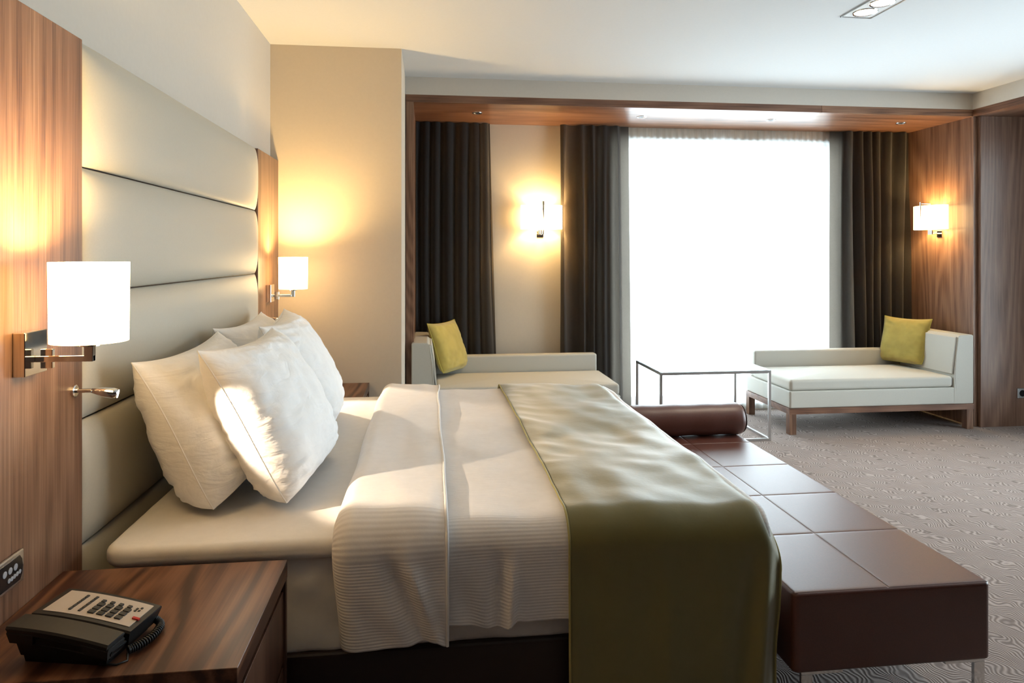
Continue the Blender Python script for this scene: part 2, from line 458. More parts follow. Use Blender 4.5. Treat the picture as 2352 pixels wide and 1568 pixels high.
link('mattress', soft_slab(-.855, .985, BY0 + .014, BY1 - .014, .295, .575, .05, .02, .010, 1.), 'linen', bed, smooth=True)
link('topper', soft_slab(-.865, .99, BY0 - .008, BY1 + .008, .562, .617, .06, .022, .0035, 5., nz=4), 'linen', bed, smooth=True)

# a cloth laid across the bed: path from the near hem, up the side, over the top, down the far side
def bed_path(off, hem_near, hem_far, r=.055, ztop=.617):
    y0, y1, zt = BY0 - .012 - off, BY1 + .012 + off, ztop + off
    P = []
    n = 46
    for k in range(n): P.append((y0, hem_near + (zt - r - hem_near) * k / n, -1., 0.))
    for k in range(12): t = .5 * PI * k / 12; P.append((y0 + r - r * math.cos(t), zt - r + r * math.sin(t), -math.cos(t), math.sin(t)))
    n = 110
    for k in range(n): P.append((y0 + r + (y1 - y0 - 2 * r) * k / n, zt, 0., 1.))
    for k in range(12): t = .5 * PI * k / 12; P.append((y1 - r + r * math.sin(t), zt - r + r * math.cos(t), math.sin(t), math.cos(t)))
    n = 14
    for k in range(n + 1): P.append((y1, zt - r - (zt - r - hem_far) * k / n, 1., 0.))
    arc = [0.]
    for p, q in zip(P, P[1:]): arc.append(arc[-1] + math.hypot(q[0] - p[0], q[1] - p[1]))
    return P, arc
def lay(xs, P, arc, disp, shift=None):
    """xs: x stations; disp(x, s, p) outward displacement; shift(x, s, p) -> (dx, dz)"""
    nx, nt_ = len(xs) - 1, len(P) - 1
    bm = bmesh.new(); ul = bm.loops.layers.uv.new('UVMap'); V = []
    for x in xs:
        row = []
        for p, s in zip(P, arc):
            d = disp(x, s, p); dx, dz = shift(x, s, p) if shift else (0, 0)
            row.append(bm.verts.new((x + dx, p[0] + p[2] * d, p[1] + p[3] * d + dz)))
        V.append(row)
    for i in range(nx):
        for j in range(nt_):
            f = bm.faces.new((V[i][j], V[i + 1][j], V[i + 1][j + 1], V[i][j + 1]))
            for lp, (a_, b_) in zip(f.loops, ((i, j), (i + 1, j), (i + 1, j + 1), (i, j + 1))):
                lp[ul].uv = (xs[a_], arc[b_])
    return bm
def lin_n(a, b, n): return [a + (b - a) * k / n for k in range(n + 1)]

duv = thing('duvet', 'white ribbed duvet with turned-down top edge, spread across the bed', 'duvet', (.35, 2.91, .4))
P, arc = bed_path(.012, .375, .36)
def hang(p): return max(0, -p[2])          # 1 on the near side, 0 on top
def duvet_d(x, s, p):
    top = p[3]; side = hang(p)
    d = .022 + .012 * N3(x * 3.1, s * 2.3, 1.) + .005 * N3(x * 9, s * 6, 4.)
    d += top * (.010 * N3(x * 4, p[0] * 1.6, 9.))
    z = p[1]
    # hanging folds
    k = side * ss(.62, .40, z)
    d += k * (.016 * ridge(N3(x * 6.5 + .8 + (z - .4) * .8, 2.2, z * 1.5)) * .6 - .010)
    c = x - .222 - (z - .36) * .05
    d += side * ss(.60, .42, z) * .020 * math.exp(-(c / .016) ** 2) - side * ss(.60, .45, z) * .026 * math.exp(-((c + .035) / .024) ** 2)
    c = x - .13 + (z - .36) * .35
    d -= side * ss(.56, .40, z) * .012 * math.exp(-(c / .03) ** 2)
    return d
def duvet_s(x, s, p):
    if hang(p) > .9:
        k = ss(.52, .375, p[1])
        return (0, k * (.012 * N3(x * 5, 1.3, 2.) + .010 * math.exp(-((x - .24) / .02) ** 2) - .014 * math.exp(-((x - .19) / .05) ** 2)))
    return (0, 0)
o = link('duvet_body', lay(lin_n(-.02, .985, 110), P, arc, duvet_d, duvet_s), 'duvet', duv, smooth=True)
solidify(o, .012)

# the turned-down flap, a thick soft roll at its head side, a piped hem at its foot side
P2, arc2 = bed_path(.012, .338, .34)
fx = []
for k in range(13): t = .5 * PI * k / 12; fx.append((-.262 + .060 * (1 - math.cos(t)), math.sin(t)))
for k in range(1, 37): fx.append((-.202 + .250 * k / 36, 1.))
def flap():
    bm = bmesh.new(); ul = bm.loops.layers.uv.new('UVMap'); V = []; hem = []
    for i, (x, e) in enumerate(fx):
        row = []
        for p, s in zip(P2, arc2):
            side = hang(p); top = p[3]; z = p[1]
            u = (x + .262) / .31
            hgt = (.050 + .012 * top) * (1 - .18 * u) + .010 * N3(x * 5, s * 2.1, 7.) + .012 * top * N3(2.1, p[0] * 2.0, 3.)
            hgt += .006 * N3(x * 16, s * 4, 2.) * u
            # slanted creases in the near drop
            c = (x - .0) + (z - .45) * .35
            hgt += side * ss(.62, .5, z) * (-.022 * math.exp(-((c + .065) / .026) ** 2) + .014 * math.exp(-((c + .015) / .022) ** 2))
            hgt += side * ss(.60, .36, z) * .008 * N3(x * 12 + z * 9, z * 5, 5.)
            d = e * hgt - .004 * (1 - e)
            dx = side * ss(.60, .33, z) * (.022 if u < .2 else .022 * (1 - (u - .2) / .8)) + .010 * N3(.3, s * 3.1, 1.) * (1 - side)
            dx += .012 * (1 - u) * N3(5., s * 1.7, 4.)
            dz = side * ss(.45, .338, z) * (.010 * u + .006 * N3(x * 9, 0, 3.) - .016 * ss(.9, 1., u))
            row.append(bm.verts.new((x + dx, p[0] + p[2] * d, p[1] + p[3] * d + dz)))
        V.append(row)
    for i in range(len(fx) - 1):
        for j in range(len(P2) - 1):
            f = bm.faces.new((V[i][j], V[i + 1][j], V[i + 1][j + 1], V[i][j + 1]))
            for lp, (a_, b_) in zip(f.loops, ((i, j), (i + 1, j), (i + 1, j + 1), (i, j + 1))): lp[ul].uv = (fx[a_][0], arc2[b_])
    edge = [v.co.copy() for v in V[-1]]
    hemline = [V[i][0].co.copy() for i in range(len(fx))]
    return bm, edge, hemline
bm, edge, hemline = flap()
o = link('turned_down_flap', bm, 'duvet', duv, smooth=True); solidify(o, .014)
link('piping', tube([e + Vector((.002, 0, 0)) for e in edge], .0045, 8), 'hem', o, smooth=True)

# olive runner over the foot of the bed
run = thing('bed_runner', 'olive green satin runner draped over the foot of the bed', 'bed runner', (.71, 2.91, .4))
P3, arc3 = bed_path(.012, .085, .12, r=.062)
def run_d(x, s, p):
    top = p[3]; side = hang(p); z = p[1]; y = p[0]
    d = duvet_d(min(x, .95), s - .29, (p[0], max(p[1], .45), p[2], p[3])) + .012
    d += top * (.009 * N3(x * 6, y * 2.6, 6.) + .0035 * N3(x * 9 + y * 3, y * 9, 8.) + .005)
    d += top * .004 * ridge(N3(x * 2.5, y * 8, 3.)) * math.exp(-((x - .44) / .07) ** 2)
    d += side * ss(.55, .1, z) * (.016 * N3(x * 5 + .4, z * .8, 3.) + .010)
    # the soft cone where the corner falls
    c = x - (.985 - (.60 - z) * .10)
    d += side * ss(.60, .35, z) * (.014 * math.exp(-(c / .02) ** 2) - .016 * math.exp(-((c + .05) / .03) ** 2))
    d -= side * ss(.46, .22, z) * .020 * ss(.935, 1.03, x)
    k = ss(.95, 1.035, x)
    d -= k * k * side * .03
    return d
def run_s(x, s, p):
    k = max(0, (x - .93) / .105)
    side = hang(p)
    topw = ss(.0, 1., p[3])
    drop = -(k ** 2.2) * .105 * (topw if side < .999 else 1.)
    if side > 0: drop = -(k ** 2.2) * .105 * ss(.18, .66, p[1])
    dx = -side * ss(.5, .1, p[1]) * .012 * k - .012 * k * k
    return (dx, drop)
xs = lin_n(.39, 1.038, 76)
bmr = lay(xs, P3, arc3, run_d, run_s)
o = link('runner_cloth', bmr, 'runner', run, smooth=True); solidify(o, .006)
def runner_edge(x):
    out = []
    for p, s in zip(P3, arc3):
        d = run_d(x, s, p); dx, dz = run_s(x, s, p); out.append(Vector((x + dx, p[0] + p[2] * d, p[1] + p[3] * d + dz)))
    return out
link('piping', tube(runner_edge(.39), .0035, 8), 'runner_trim', run, smooth=True)
link('piping', tube(runner_edge(1.038), .0035, 8), 'runner_trim', run, smooth=True)

# pillows
def pillow_bm(wd, ht, th, seed, pinch=.10, nu=90, nv=70, wr=1., taper=.0, sag=.1):
    """local: x = width, y = height, z = thickness; origin at the centre"""
    bm = bmesh.new()
    def pt(u, v, sgn):
        px = u * (1 - pinch * (1 - abs(v) ** 2.2) * abs(u) ** 3) * (1 - taper * (1 - v) / 2)
        py = v * (1 - pinch * 1.1 * (1 - abs(u) ** 2.2) * abs(v) ** 3)
        if v < 0:
            k = abs(v) ** 2.5 * abs(u) ** 3
            px *= 1 - .13 * k; py *= 1 - .09 * k
        e = max(0., (1 - abs(u) ** 2.6)) * max(0., (1 - abs(v) ** 2.6))
        h = th * .5 * e ** .5
        # sags to its lower edge
        h *= 1 + sag * (-v) * (1 - .3 * abs(v))
        ed = 1 - e
        wn = .0050 * ridge(N3(u * 1.6 + seed, v * 6.5 + u * 1.5, seed)) * (ss(.0, .6, ed) * .8 + .25)
        wn += .0045 * N3(u * 5, v * 5, seed + 5) + .0062 * ridge(N3(u * 2.6 + 2 * v, v * 10, seed + 8)) * ss(.25, .9, ed) * (1.2 - v) * .6
        wn += .0030 * ridge(N3(u * 13, v * 3, seed + 4)) * ss(.5, .95, abs(v))
        h += wr * wn * min(1, e * 3.5)
        return Vector((px * wd / 2, py * ht / 2, sgn * h))
    def cs(k, n):
        t = -1 + 2 * k / n
        return math.copysign(abs(math.sin(t * PI / 2)) ** .92, t)
    F = [[bm.verts.new(pt(cs(i, nu), cs(j, nv), 1)) for j in range(nv + 1)] for i in range(nu + 1)]
    B = [[F[i][j] if i in (0, nu) or j in (0, nv) else bm.verts.new(pt(cs(i, nu), cs(j, nv), -1)) for j in range(nv + 1)] for i in range(nu + 1)]
    for i in range(nu):
        for j in range(nv):
            bm.faces.new((F[i][j], F[i + 1][j], F[i + 1][j + 1], F[i][j + 1]))
            bm.faces.new((B[i][j], B[i][j + 1], B[i + 1][j + 1], B[i + 1][j]))
    border = [F[i][0].co.copy() for i in range(nu + 1)] + [F[nu][j].co.copy() for j in range(nv + 1)] + \
             [F[i][nv].co.copy() for i in range(nu, -1, -1)] + [F[0][j].co.copy() for j in range(nv, -1, -1)]
    return bm, border
def place_matrix(bot, wdir, lean, ht, face):
    """bot: middle of the bottom edge; wdir: horizontal width direction; face: horizontal facing direction; lean from vertical"""
    wdir = Vector(wdir).normalized(); face = Vector(face).normalized()
    up = (Vector((0, 0, 1)) * math.cos(lean) - face * math.sin(lean)).normalized()
    nrm = wdir.cross(up)
    if nrm.dot(face) < 0: wdir = -wdir; nrm = -nrm
    m = Matrix((wdir, up, nrm)).transposed().to_4x4()
    m.translation = Vector(bot) + up * ht / 2
    return m
def pillow(label, bot, yaw, lean, wd, ht, th, seed, roll=0., sag=.22):
    bm, border = pillow_bm(wd, ht, th, seed, wr=1.35, taper=.06, sag=sag)
    fc = (math.cos(yaw), math.sin(yaw), 0); wdv = (-math.sin(yaw), math.cos(yaw), 0)
    m = place_matrix(bot, wdv, lean, ht, fc) @ Matrix.Rotation(roll, 4, 'Z')
    t = thing('pillow', label, 'pillow', bot, 'large white pillows against the headboard')
    bmesh.ops.transform(bm, matrix=m, verts=bm.verts)
    case = link('pillowcase', bm, 'pillow', t, smooth=True)
    link('side_seam', tube([m @ b for b in border[::2]], .0022, 6), 'hem', t, smooth=True)
    return t
pillow('white pillow against the headboard, nearer of the back pair', (-.620, 2.455, .628), R(0), R(24), .80, .51, .27, 1.3)
pillow('white pillow against the headboard, farther of the back pair', (-.640, 3.27, .628), R(0), R(24), .80, .52, .27, 6.1)
pillow('white pillow with bright lamp patch, nearer of the front pair', (-.393, 2.45, .628), R(-3), R(27), .755, .545, .24, 3.7, R(-1), .08)
pillow('white pillow in front, farther from the phone nightstand', (-.445, 3.235, .628), R(4), R(27), .775, .55, .25, 9.2, R(1), .08)

# ------------------------------------------------------------------ bench at the foot of the bed
BX0, BX1, NY0, NY1, ZB = 1.045, 1.672, 1.885, 3.82, .42
bench = thing('bench', 'long brown leather bench with stitched square top at the foot of the bed', 'bench', ((BX0 + BX1) / 2, (NY0 + NY1) / 2, 0))
link('padded_body', soft_slab(BX0, BX1, NY0, NY1, .187, ZB - .002, .02, .010, .0), 'leather', bench, smooth=True)
ys = [NY0 + .006, 2.289, 2.671, 3.054, 3.437, NY1 - .006]; xs_ = [BX0 + .006, 1.345, BX1 - .006]
def leather_square(x0, x1, y0, y1, o):
    def f(u, v):
        a_, b_ = 2 * u - 1, 2 * v - 1
        a_ = math.copysign(1 - (1 - abs(a_)) ** 3, a_); b_ = math.copysign(1 - (1 - abs(b_)) ** 3, b_)
        e = max(0, 1 - abs(a_) ** 60) ** .5 * max(0, 1 - abs(b_) ** 60) ** .5
        # outer borders round over a little
        return Vector((x0 + (x1 - x0) * (a_ + 1) / 2, y0 + (y1 - y0) * (b_ + 1) / 2, ZB - .0035 + .0035 * e + .0006 * (1 - a_ * a_) * (1 - b_ * b_)))
    return grid(24, 24, f)
for i in range(2):
    for j in range(5):
        o = link('leather_square', leather_square(xs_[i] + .0006, xs_[i + 1] - .0006, ys[j] + .0006, ys[j + 1] - .0006, None), 'leather', bench, smooth=True)
for x, sx in ((BX0 + .03, 1), (BX1 - .012, -1)):
    for y, sy in ((NY0 + .012, 1), (NY1 - .012, -1)):
        bm = bmesh.new()
        add_box(bm, (min(x, x + sx * .035), min(y, y + sy * .012), 0), (max(x, x + sx * .035), max(y, y + sy * .012), .176), .001, 1)
        add_box(bm, (min(x, x + sx * .13), min(y, y + sy * .045), .175), (max(x, x + sx * .13), max(y, y + sy * .045), .187), .001, 1)
        link('leg', bm, 'chrome', bench)
# bolster
r = .084; by, bz = 3.60, ZB + .0012 + .084
bo = thing('bolster', 'brown leather bolster roll lying on the far end of the bench', 'bolster', (1.36, by, ZB))
prof = [(0, .055), (.004, .072), (.012, .081), (.024, r)] + [(.03 + .58 * k / 12, r + .0015 * math.sin(k * 1.7)) for k in range(13)] + [(.616, r), (.628, .081), (.636, .072), (.640, .055)]
link('roll', lathe((1.05, by, bz), (1, 0, 0), prof, 40), 'leather', bo, smooth=True)
link('end_cap', lathe((1.686, by, bz), (1, 0, 0), [(0, .068), (.004, .068), (.006, .060)], 32), 'leather', bo, smooth=False)
pp = [(1.6895, by + .072 * math.cos(t * PI / 20), bz + .072 * math.sin(t * PI / 20)) for t in range(41)]
link('piping', tube(pp, .0028, 6), 'base_leather', bo, smooth=True)

# ------------------------------------------------------------------ nightstands
def nightstand(name, label, y0, y1):
    x0, x1 = PX + .001, -.372; zt = .590
    t = thing('nightstand', label, 'nightstand', ((x0 + x1) / 2, (y0 + y1) / 2, 0), 'walnut nightstands beside the bed')
    link('top', box((x0, y0, zt - .046), (x1, y1, zt), .0012, 1), 'wood_y', t)
    link('side_panel', box((x0, y0, .10), (x1 - .001, y0 + .019, zt - .046), .001, 1), 'wood_dark', t)
    link('side_panel', box((x0, y1 - .019, .10), (x1 - .001, y1, zt - .046), .001, 1), 'wood_dark', t)
    link('carcass', box((x0, y0 + .019, .12), (x1 - .03, y1 - .019, zt - .046)), 'black', t)
    for z0, z1 in ((.332, zt - .074), (.122, .318)):
        d = link('drawer', box((x1 - .05, y0 + .022, z0), (x1 - .006, y1 - .022, z1), .0015, 1), 'wood_dark', t)
        link('finger_pull', box((x1 - .046, y0 + .03, z1), (x1 - .03, y1 - .03, z1 + .004)), 'black', d)
    link('plinth', box((x0 + .02, y0 + .04, 0), (x1 - .06, y1 - .04, .12)), 'black', t)
    return t
nightstand('a', 'walnut nightstand holding the black telephone', 1.41, 1.893)
nightstand('b', 'walnut nightstand behind the pillows against the beige wall', 3.955, 4.435)

# ------------------------------------------------------------------ bedside wall lamps
def spot(parent, loc, target, watts, angle, blend=.3, col=BULB, rad=.01):
    l = bpy.data.lights.new('lamp_light', 'SPOT'); l.energy = watts; l.color = col; l.spot_size = angle; l.spot_blend = blend; l.shadow_soft_size = rad
    o = bpy.data.objects.new('lamp_light', l); C.objects.link(o)
    loc = Vector(loc); d = Vector(target) - loc
    o.location = loc - base_of(parent); o.rotation_euler = d.to_track_quat('-Z', 'Y').to_euler(); o.parent = parent
def point(parent, loc, watts, col=BULB, rad=.02):
    l = bpy.data.lights.new('lamp_light', 'POINT'); l.energy = watts; l.color = col; l.shadow_soft_size = rad
    o = bpy.data.objects.new('lamp_light', l); C.objects.link(o); o.location = Vector(loc) - base_of(parent); o.parent = parent
def shell(cx_, cy_, rx, ry, z0, z1, taper=0., seg=48, th=.002):
    bm = bmesh.new(); R_ = []
    for (z, kx) in ((z0, -taper), (z1, 0), (z1, -th), (z0, -th - taper)):
        R_.append([bm.verts.new((cx_ + (rx + kx) * math.cos(2 * PI * k / seg), cy_ + (ry + kx) * math.sin(2 * PI * k / seg), z)) for k in range(seg)])
    for i in range(4):
        a_, b_ = R_[i], R_[(i + 1) % 4]
        for k in range(seg): bm.faces.new((a_[k], a_[(k + 1) % seg], b_[(k + 1) % seg], b_[k]))
    return bm
def bedside_lamp(label, y, rr=.083):
    xc = -.786; z0, z1 = 1.196, 1.381
    t = thing('wall_lamp', label, 'wall lamp', (PX, y, 1.155), 'bedside wall lamps on the walnut panels')
    link('wall_plate', box((PX, y - .046, 1.122), (PX + .026, y + .046, 1.222), .0015, 1), 'chrome', t)
    ar = link('swing_arm', box((PX + .026, y - .006, 1.150), (xc + .010, y + .006, 1.164), .001, 1), 'chrome', t)
    link('joint', box((PX + .036, y - .003, 1.135), (PX + .062, y + .009, 1.180), .001, 1), 'chrome', ar)
    bm = box((xc - .010, y - .008, 1.150), (xc + .010, y + .008, 1.186), .001, 1)
    add_cyl(bm, (xc, y, 1.186), (xc, y, 1.191), .022, seg=24)
    add_cyl(bm, (xc, y, 1.191), (xc, y, 1.235), .014, seg=16)
    for k in range(3):
        a_ = k * 2 * PI / 3
        add_cyl(bm, (xc, y, 1.200), (xc + (rr - .004) * math.cos(a_), y + (rr - .004) * math.sin(a_), 1.200), .0015, seg=6)
    link('lamp_holder', bm, 'chrome', t)
    link('bulb', lathe((xc, y, 1.235), (0, 0, 1), [(0, .012), (.015, .022), (.035, .027), (.055, .020), (.065, .008)], 16), 'bulb', t, smooth=True)
    link('lamp_shade', shell(xc, y, rr, rr, z0, z1, .002), 'shade', t, smooth=False)
    link('diffuser', cyl((xc, y, z0 + .004), (xc, y, z0 + .006), rr - .006, seg=40), 'diffuser', t)
    point(t, (xc, y, 1.318), BED_LAMP_W, rad=.04)
    return t
bedside_lamp('lit wall lamp with drum shade above the telephone nightstand', 1.722)
bedside_lamp('lit wall lamp with drum shade beyond the headboard', 4.165)

def reading_light(label, y, target, tipdy):
    z = 1.040
    t = thing('reading_light', label, 'reading light', (PX, y, z), 'small chrome reading lights beside the headboard')
    link('mount', lathe((PX, y, z), (1, 0, 0), [(0, .016), (.006, .016), (.008, .013)], 24), 'chrome', t)
    link('arm', cyl((PX + .008, y, z), (PX + .045, y, z), .0055, seg=14), 'chrome', t)
    a_ = Vector((PX + .045, y, z)); d = (Vector(target) - a_).normalized()
    d = (Vector((1, tipdy, -.22))).normalized()
    link('head', lathe(a_, d, [(0, .006), (.012, .009), (.03, .013), (.05, .0145), (.062, .013)], 20), 'chrome', t, smooth=True)
    link('lens', lathe(a_ + d * .0622, d, [(0, .011), (.001, .011)], 16), 'bulb', t)
    spot(t, a_ + d * .068, target, READ_W, R(43), .45, (1, .80, .58), .006)
reading_light('chrome reading light below the near wall lamp', 1.945, (.0, 2.28, .72), .25)
reading_light('lit chrome reading light below the far wall lamp', 4.0, (-.30, 3.5, .66), -.55)

# switch panel
sw = thing('switch_panel', 'silver framed switch panel with round buttons above the telephone nightstand', 'switch', (PX, 1.60, .692))
link('frame', box((PX, 1.49, .655), (PX + .008, 1.708, .728), .004, 3), 'steel', sw)
bm = extrude_poly([(1.500, .664), (1.688, .664), (1.696, .675), (1.699, .6915), (1.696, .708), (1.688, .719), (1.500, .719)], 0, PX + .008, PX + .0098)
link('button_field', bm, 'led_black', sw)
for y, z, r_ in ((1.686, .683, .0048), (1.676, .682, .0052), (1.666, .681, .0052), (1.656, .680, .0052), (1.646, .680, .0052), (1.670, .700, .0075), (1.650, .700, .0075), (1.63, .700, .0075)):
    link('button', lathe((PX + .0098, y, z), (1, 0, 0), [(0, r_), (.001, r_), (.0014, r_ * .7)], 14), 'button', sw)
so = thing('socket', 'small chrome framed socket low on the walnut panel', 'socket', (4.79, FY - .03, .27))
link('frame', box((4.748, FY - .038, .228), (4.832, FY - .030, .308), .003, 2), 'steel', so)
link('socket_face', lathe((4.79, FY - .038, .268), (0, -1, 0), [(0, .026), (.002, .026), (.002, .020)], 24), 'led_black', so)

# ------------------------------------------------------------------ telephone
TA = R(-12)
tel = thing('telephone', 'black desk telephone with cream keypad plate on the near nightstand', 'telephone', (-.700, 1.530, .590), rz=TA)
LX, LY = .107, .084
def ztop(x): return .073 - .028 * max(0, (x + LX) / (2 * LX)) ** 1.7
def phone_slab(x0, x1, y0, y1, dz_top, z_bot, inset=0., n=14):
    """body with the curved top; z_bot(x) gives the bottom"""
    bm = bmesh.new(); st = []
    for k in range(n + 1):
        x = x0 + (x1 - x0) * k / n; zt = ztop(x) + dz_top; zb = z_bot(x)
        xb = x + (-inset if x > (x0 + x1) / 2 else inset) * abs(2 * k / n - 1)
        st.append([bm.verts.new(c) for c in ((xb, y0 + inset, zb), (x, y0, zt - .004), (x, y0 + .003, zt), (x, y1 - .003, zt), (x, y1, zt - .004), (xb, y1 - inset, zb))])
    for a_, b_ in zip(st, st[1:]):
        for i in range(6): bm.faces.new((a_[i], b_[i], b_[(i + 1) % 6], a_[(i + 1) % 6]))
    bm.faces.new(st[0]); bm.faces.new(st[-1][::-1])
    return bm
link('body', phone_slab(-LX, LX, -.026, LY, 0, lambda x: .012, .010), 'black', tel, world=False)
link('base', phone_slab(-LX + .016, LX - .016, -LY + .012, LY - .012, -.030, lambda x: .0, .006), 'black', tel, world=False)
link('cradle', phone_slab(-LX + .004, LX - .006, -LY + .010, -.026, -.016, lambda x: .012, .008), 'black', tel, world=False)
hs = link('handset', phone_slab(-LX - .004, LX - .006, -LY - .002, -.032, .004, lambda x: ztop(x) - .012, .004), 'handset', tel, world=False)
link('earpiece', phone_slab(-LX - .004, -LX + .052, -LY, -.032, -.006, lambda x: ztop(x) - .030, .004), 'handset', hs, world=False)
link('mouthpiece', phone_slab(LX - .062, LX - .006, -LY, -.032, -.006, lambda x: ztop(x) - .028, .004), 'handset', hs, world=False)
link('groove_wall', phone_slab(-LX + .02, LX - .02, -.032, -.026, -.014, lambda x: .02, 0), 'black', tel, world=False)
def on_plate(x0, x1, y0, y1, h0, h1, n=1):
    bm = bmesh.new(); st = []
    for k in range(n + 1):
        x = x0 + (x1 - x0) * k / n
        st.append([bm.verts.new(c) for c in ((x, y0, ztop(x) + h0), (x, y0, ztop(x) + h1), (x, y1, ztop(x) + h1), (x, y1, ztop(x) + h0))])
    for a_, b_ in zip(st, st[1:]):
        for i in range(4): bm.faces.new((a_[i], b_[i], b_[(i + 1) % 4], a_[(i + 1) % 4]))
    bm.faces.new(st[0]); bm.faces.new(st[-1][::-1])
    return bm
fp = link('face_plate', on_plate(-.093, .096, -.012, .072, -.001, .0012, 14), 'plate', tel, world=False)
for c in range(4):
    for k in range(4):
        x = -.004 + c * .0195; y = .000 + k * .0142; sm = k == 3
        link('key', on_plate(x, x + (.013 if not sm else .008), y, y + (.011 if not sm else .008), .0012, .0040), 'key', fp, world=False)
for x in (-.046, -.025):
    for k in range(5):
        link('memory_key', on_plate(x, x + .0055, .000 + k * .0122, .0103 + k * .0122, .0012, .0030), 'key', fp, world=False)
for (x, y) in ((.073, .045), (.080, .050), (.073, .037), (.080, .040)):
    link('small_key', on_plate(x, x + .004, y, y + .005, .0012, .0026), 'key', fp, world=False)
link('message_light', on_plate(.086, .100, .012, .018, .0012, .0045), 'red', fp, world=False)
# coiled cord, lying on the nightstand
ctrl = [Vector(c) for c in ((.098, .074, .020), (.112, .070, .012), (.122, .046, .012), (.124, .014, .012), (.116, -.014, .012), (.106, -.030, .012))]
def cat(p, t):
    n = len(p) - 1; s = t * n; i = min(int(s), n - 1); f = s - i
    a_, b_, c_, d_ = p[max(i - 1, 0)], p[i], p[i + 1], p[min(i + 2, n)]
    return .5 * ((2 * b_) + (c_ - a_) * f + (2 * a_ - 5 * b_ + 4 * c_ - d_) * f * f + (3 * b_ - a_ - 3 * c_ + d_) * f ** 3)
pts = []
turns = 26; n = turns * 10
for k in range(n + 1):
    t = k / n; p = cat(ctrl, t); q = cat(ctrl, min(1, t + .01)); d = (q - p)
    d = d.normalized() if d.length > 1e-6 else Vector((-.5, -.5, 0)).normalized()
    nr = Vector((0, 0, 1)); bn = d.cross(nr)
    a_ = 2 * PI * turns * t
    pts.append(p + (nr * math.cos(a_) + bn * math.sin(a_)) * .0072)
link('coiled_cord', tube(pts, .0021, 6), 'black', tel, world=False, smooth=True)
link('straight_cord', tube([(.106, -.030, .010), (.118, -.050, .003), (.106, -.066, .003), (.07, -.066, .003)], .002, 6), 'black', tel, world=False, smooth=True)

# ------------------------------------------------------------------ chaises
def chaise(label, sx, xo):
    """sx = +1: back at the right end; -1: back at the left end; xo = x of the open end"""
    def X(x): return xo + sx * x
    def bx(x0, x1, y0, y1, z0, z1, bev=0., seg=2):
        a_, b_ = sorted((X(x0), X(x1))); return box((a_, y0, z0), (b_, y1, z1), bev, seg)
    y0, y1 = 5.06, 5.80
    t = thing('chaise_longue', label, 'chaise longue', (X(.78), (y0 + y1) / 2, 0), 'cream chaise longues in the window bay')
    bm = bx(0, 1.56, y0, y0 + .05, .157, .203, .001, 1)
    for b_ in ((0, 1.56, y1 - .05, y1), (0, .05, y0 + .05, y1 - .05), (1.51, 1.56, y0 + .05, y1 - .05)):
        q0, q1 = sorted((X(b_[0]), X(b_[1]))); add_box(bm, (q0, b_[2], .157), (q1, b_[3], .203))
    link('wooden_frame', bm, 'wood_x', t)
    for x in (0, 1.50):
        for y in (y0, y1 - .055):
            link('leg', bx(x + .001, x + .056, y, y + .055, 0, .157, .001, 1), 'wood_z', t)
    a_, b_ = sorted((X(0.004), X(1.40)))
    link('seat_base', soft_slab(a_, b_, y0 + .002, y1, .203, .336, .015, .010, .0), 'chaise', t, smooth=True)
    a_, b_ = sorted((X(.010), X(1.385)))
    link('seat_cushion', soft_slab(a_, b_, y0 + .006, y1 - .105, .337, .424, .025, .022, .0018, 3., top=lambda s: .022 * (1 - s ** 2.2)), 'chaise', t, smooth=True)
    # back rest: slanted inner face, extruded across the seat
    poly = [(1.385, .203), (1.56, .203), (1.56, .748), (1.545, .755), (1.445, .752), (1.425, .735), (1.408, .60), (1.392, .42)]
    poly = [(X(px_), pz) for px_, pz in poly]
    link('backrest', extrude_poly(poly, 1, y0 + .002, y1, .007, 2), 'chaise', t, smooth=False)
    pd = [(1.388, .44), (1.41, .60), (1.428, .738), (1.412, .734), (1.392, .60), (1.378, .44)]
    pd = [(X(px_), pz) for px_, pz in pd]
    link('back_pad', extrude_poly(pd, 1, y0 + .012, y1 - .11, .005, 2), 'chaise', t)
    a_, b_ = sorted((X(.03), X(1.40)))
    link('arm', box((a_, y1 - .10, .336), (b_, y1, .562), .018, 4), 'chaise', t, smooth=True)
    # piping seams
    link('welt', tube([(X(1.414 + .0), y0 + .004, .30), (X(1.400), y0 + .002, .42), (X(1.412), y0 + .002, .60), (X(1.431), y0 + .003, .742)], .0022, 6), 'chaise', t)
    return t
chaise('cream chaise longue with its back at the left, beyond the bed', -1, 1.435)
chaise('cream chaise longue with its back at the right, against the walnut wall', 1, 2.770)
def cushion(label, bot, face, lean, s, th, seed, roll=0.):
    bm, border = pillow_bm(s, s, th, seed, pinch=.07, nu=40, nv=40, wr=.8)
    fc = Vector((face[0], face[1], 0)).normalized(); wdv = (-fc.y, fc.x, 0)
    m = place_matrix(bot, wdv, lean, s, fc) @ Matrix.Rotation(roll, 4, 'Z')
    bmesh.ops.transform(bm, matrix=m, verts=bm.verts)
    t = thing('cushion', label, 'cushion', bot, 'square olive cushions on the chaises')
    link('cushion_cover', bm, 'cushion', t, smooth=True)
    link('piping', tube([m @ b for b in border], .004, 6), 'cushion_trim', t, smooth=True)
cushion('square olive cushion on the right chaise, leaning on its backrest', (4.055, 5.555, .452), (-.93, -.42), R(17), .41, .14, 4.4)
cushion('square olive cushion on the left chaise, leaning on its backrest', (.215, 5.595, .452), (.84, -.54), R(19), .42, .14, 2.2)

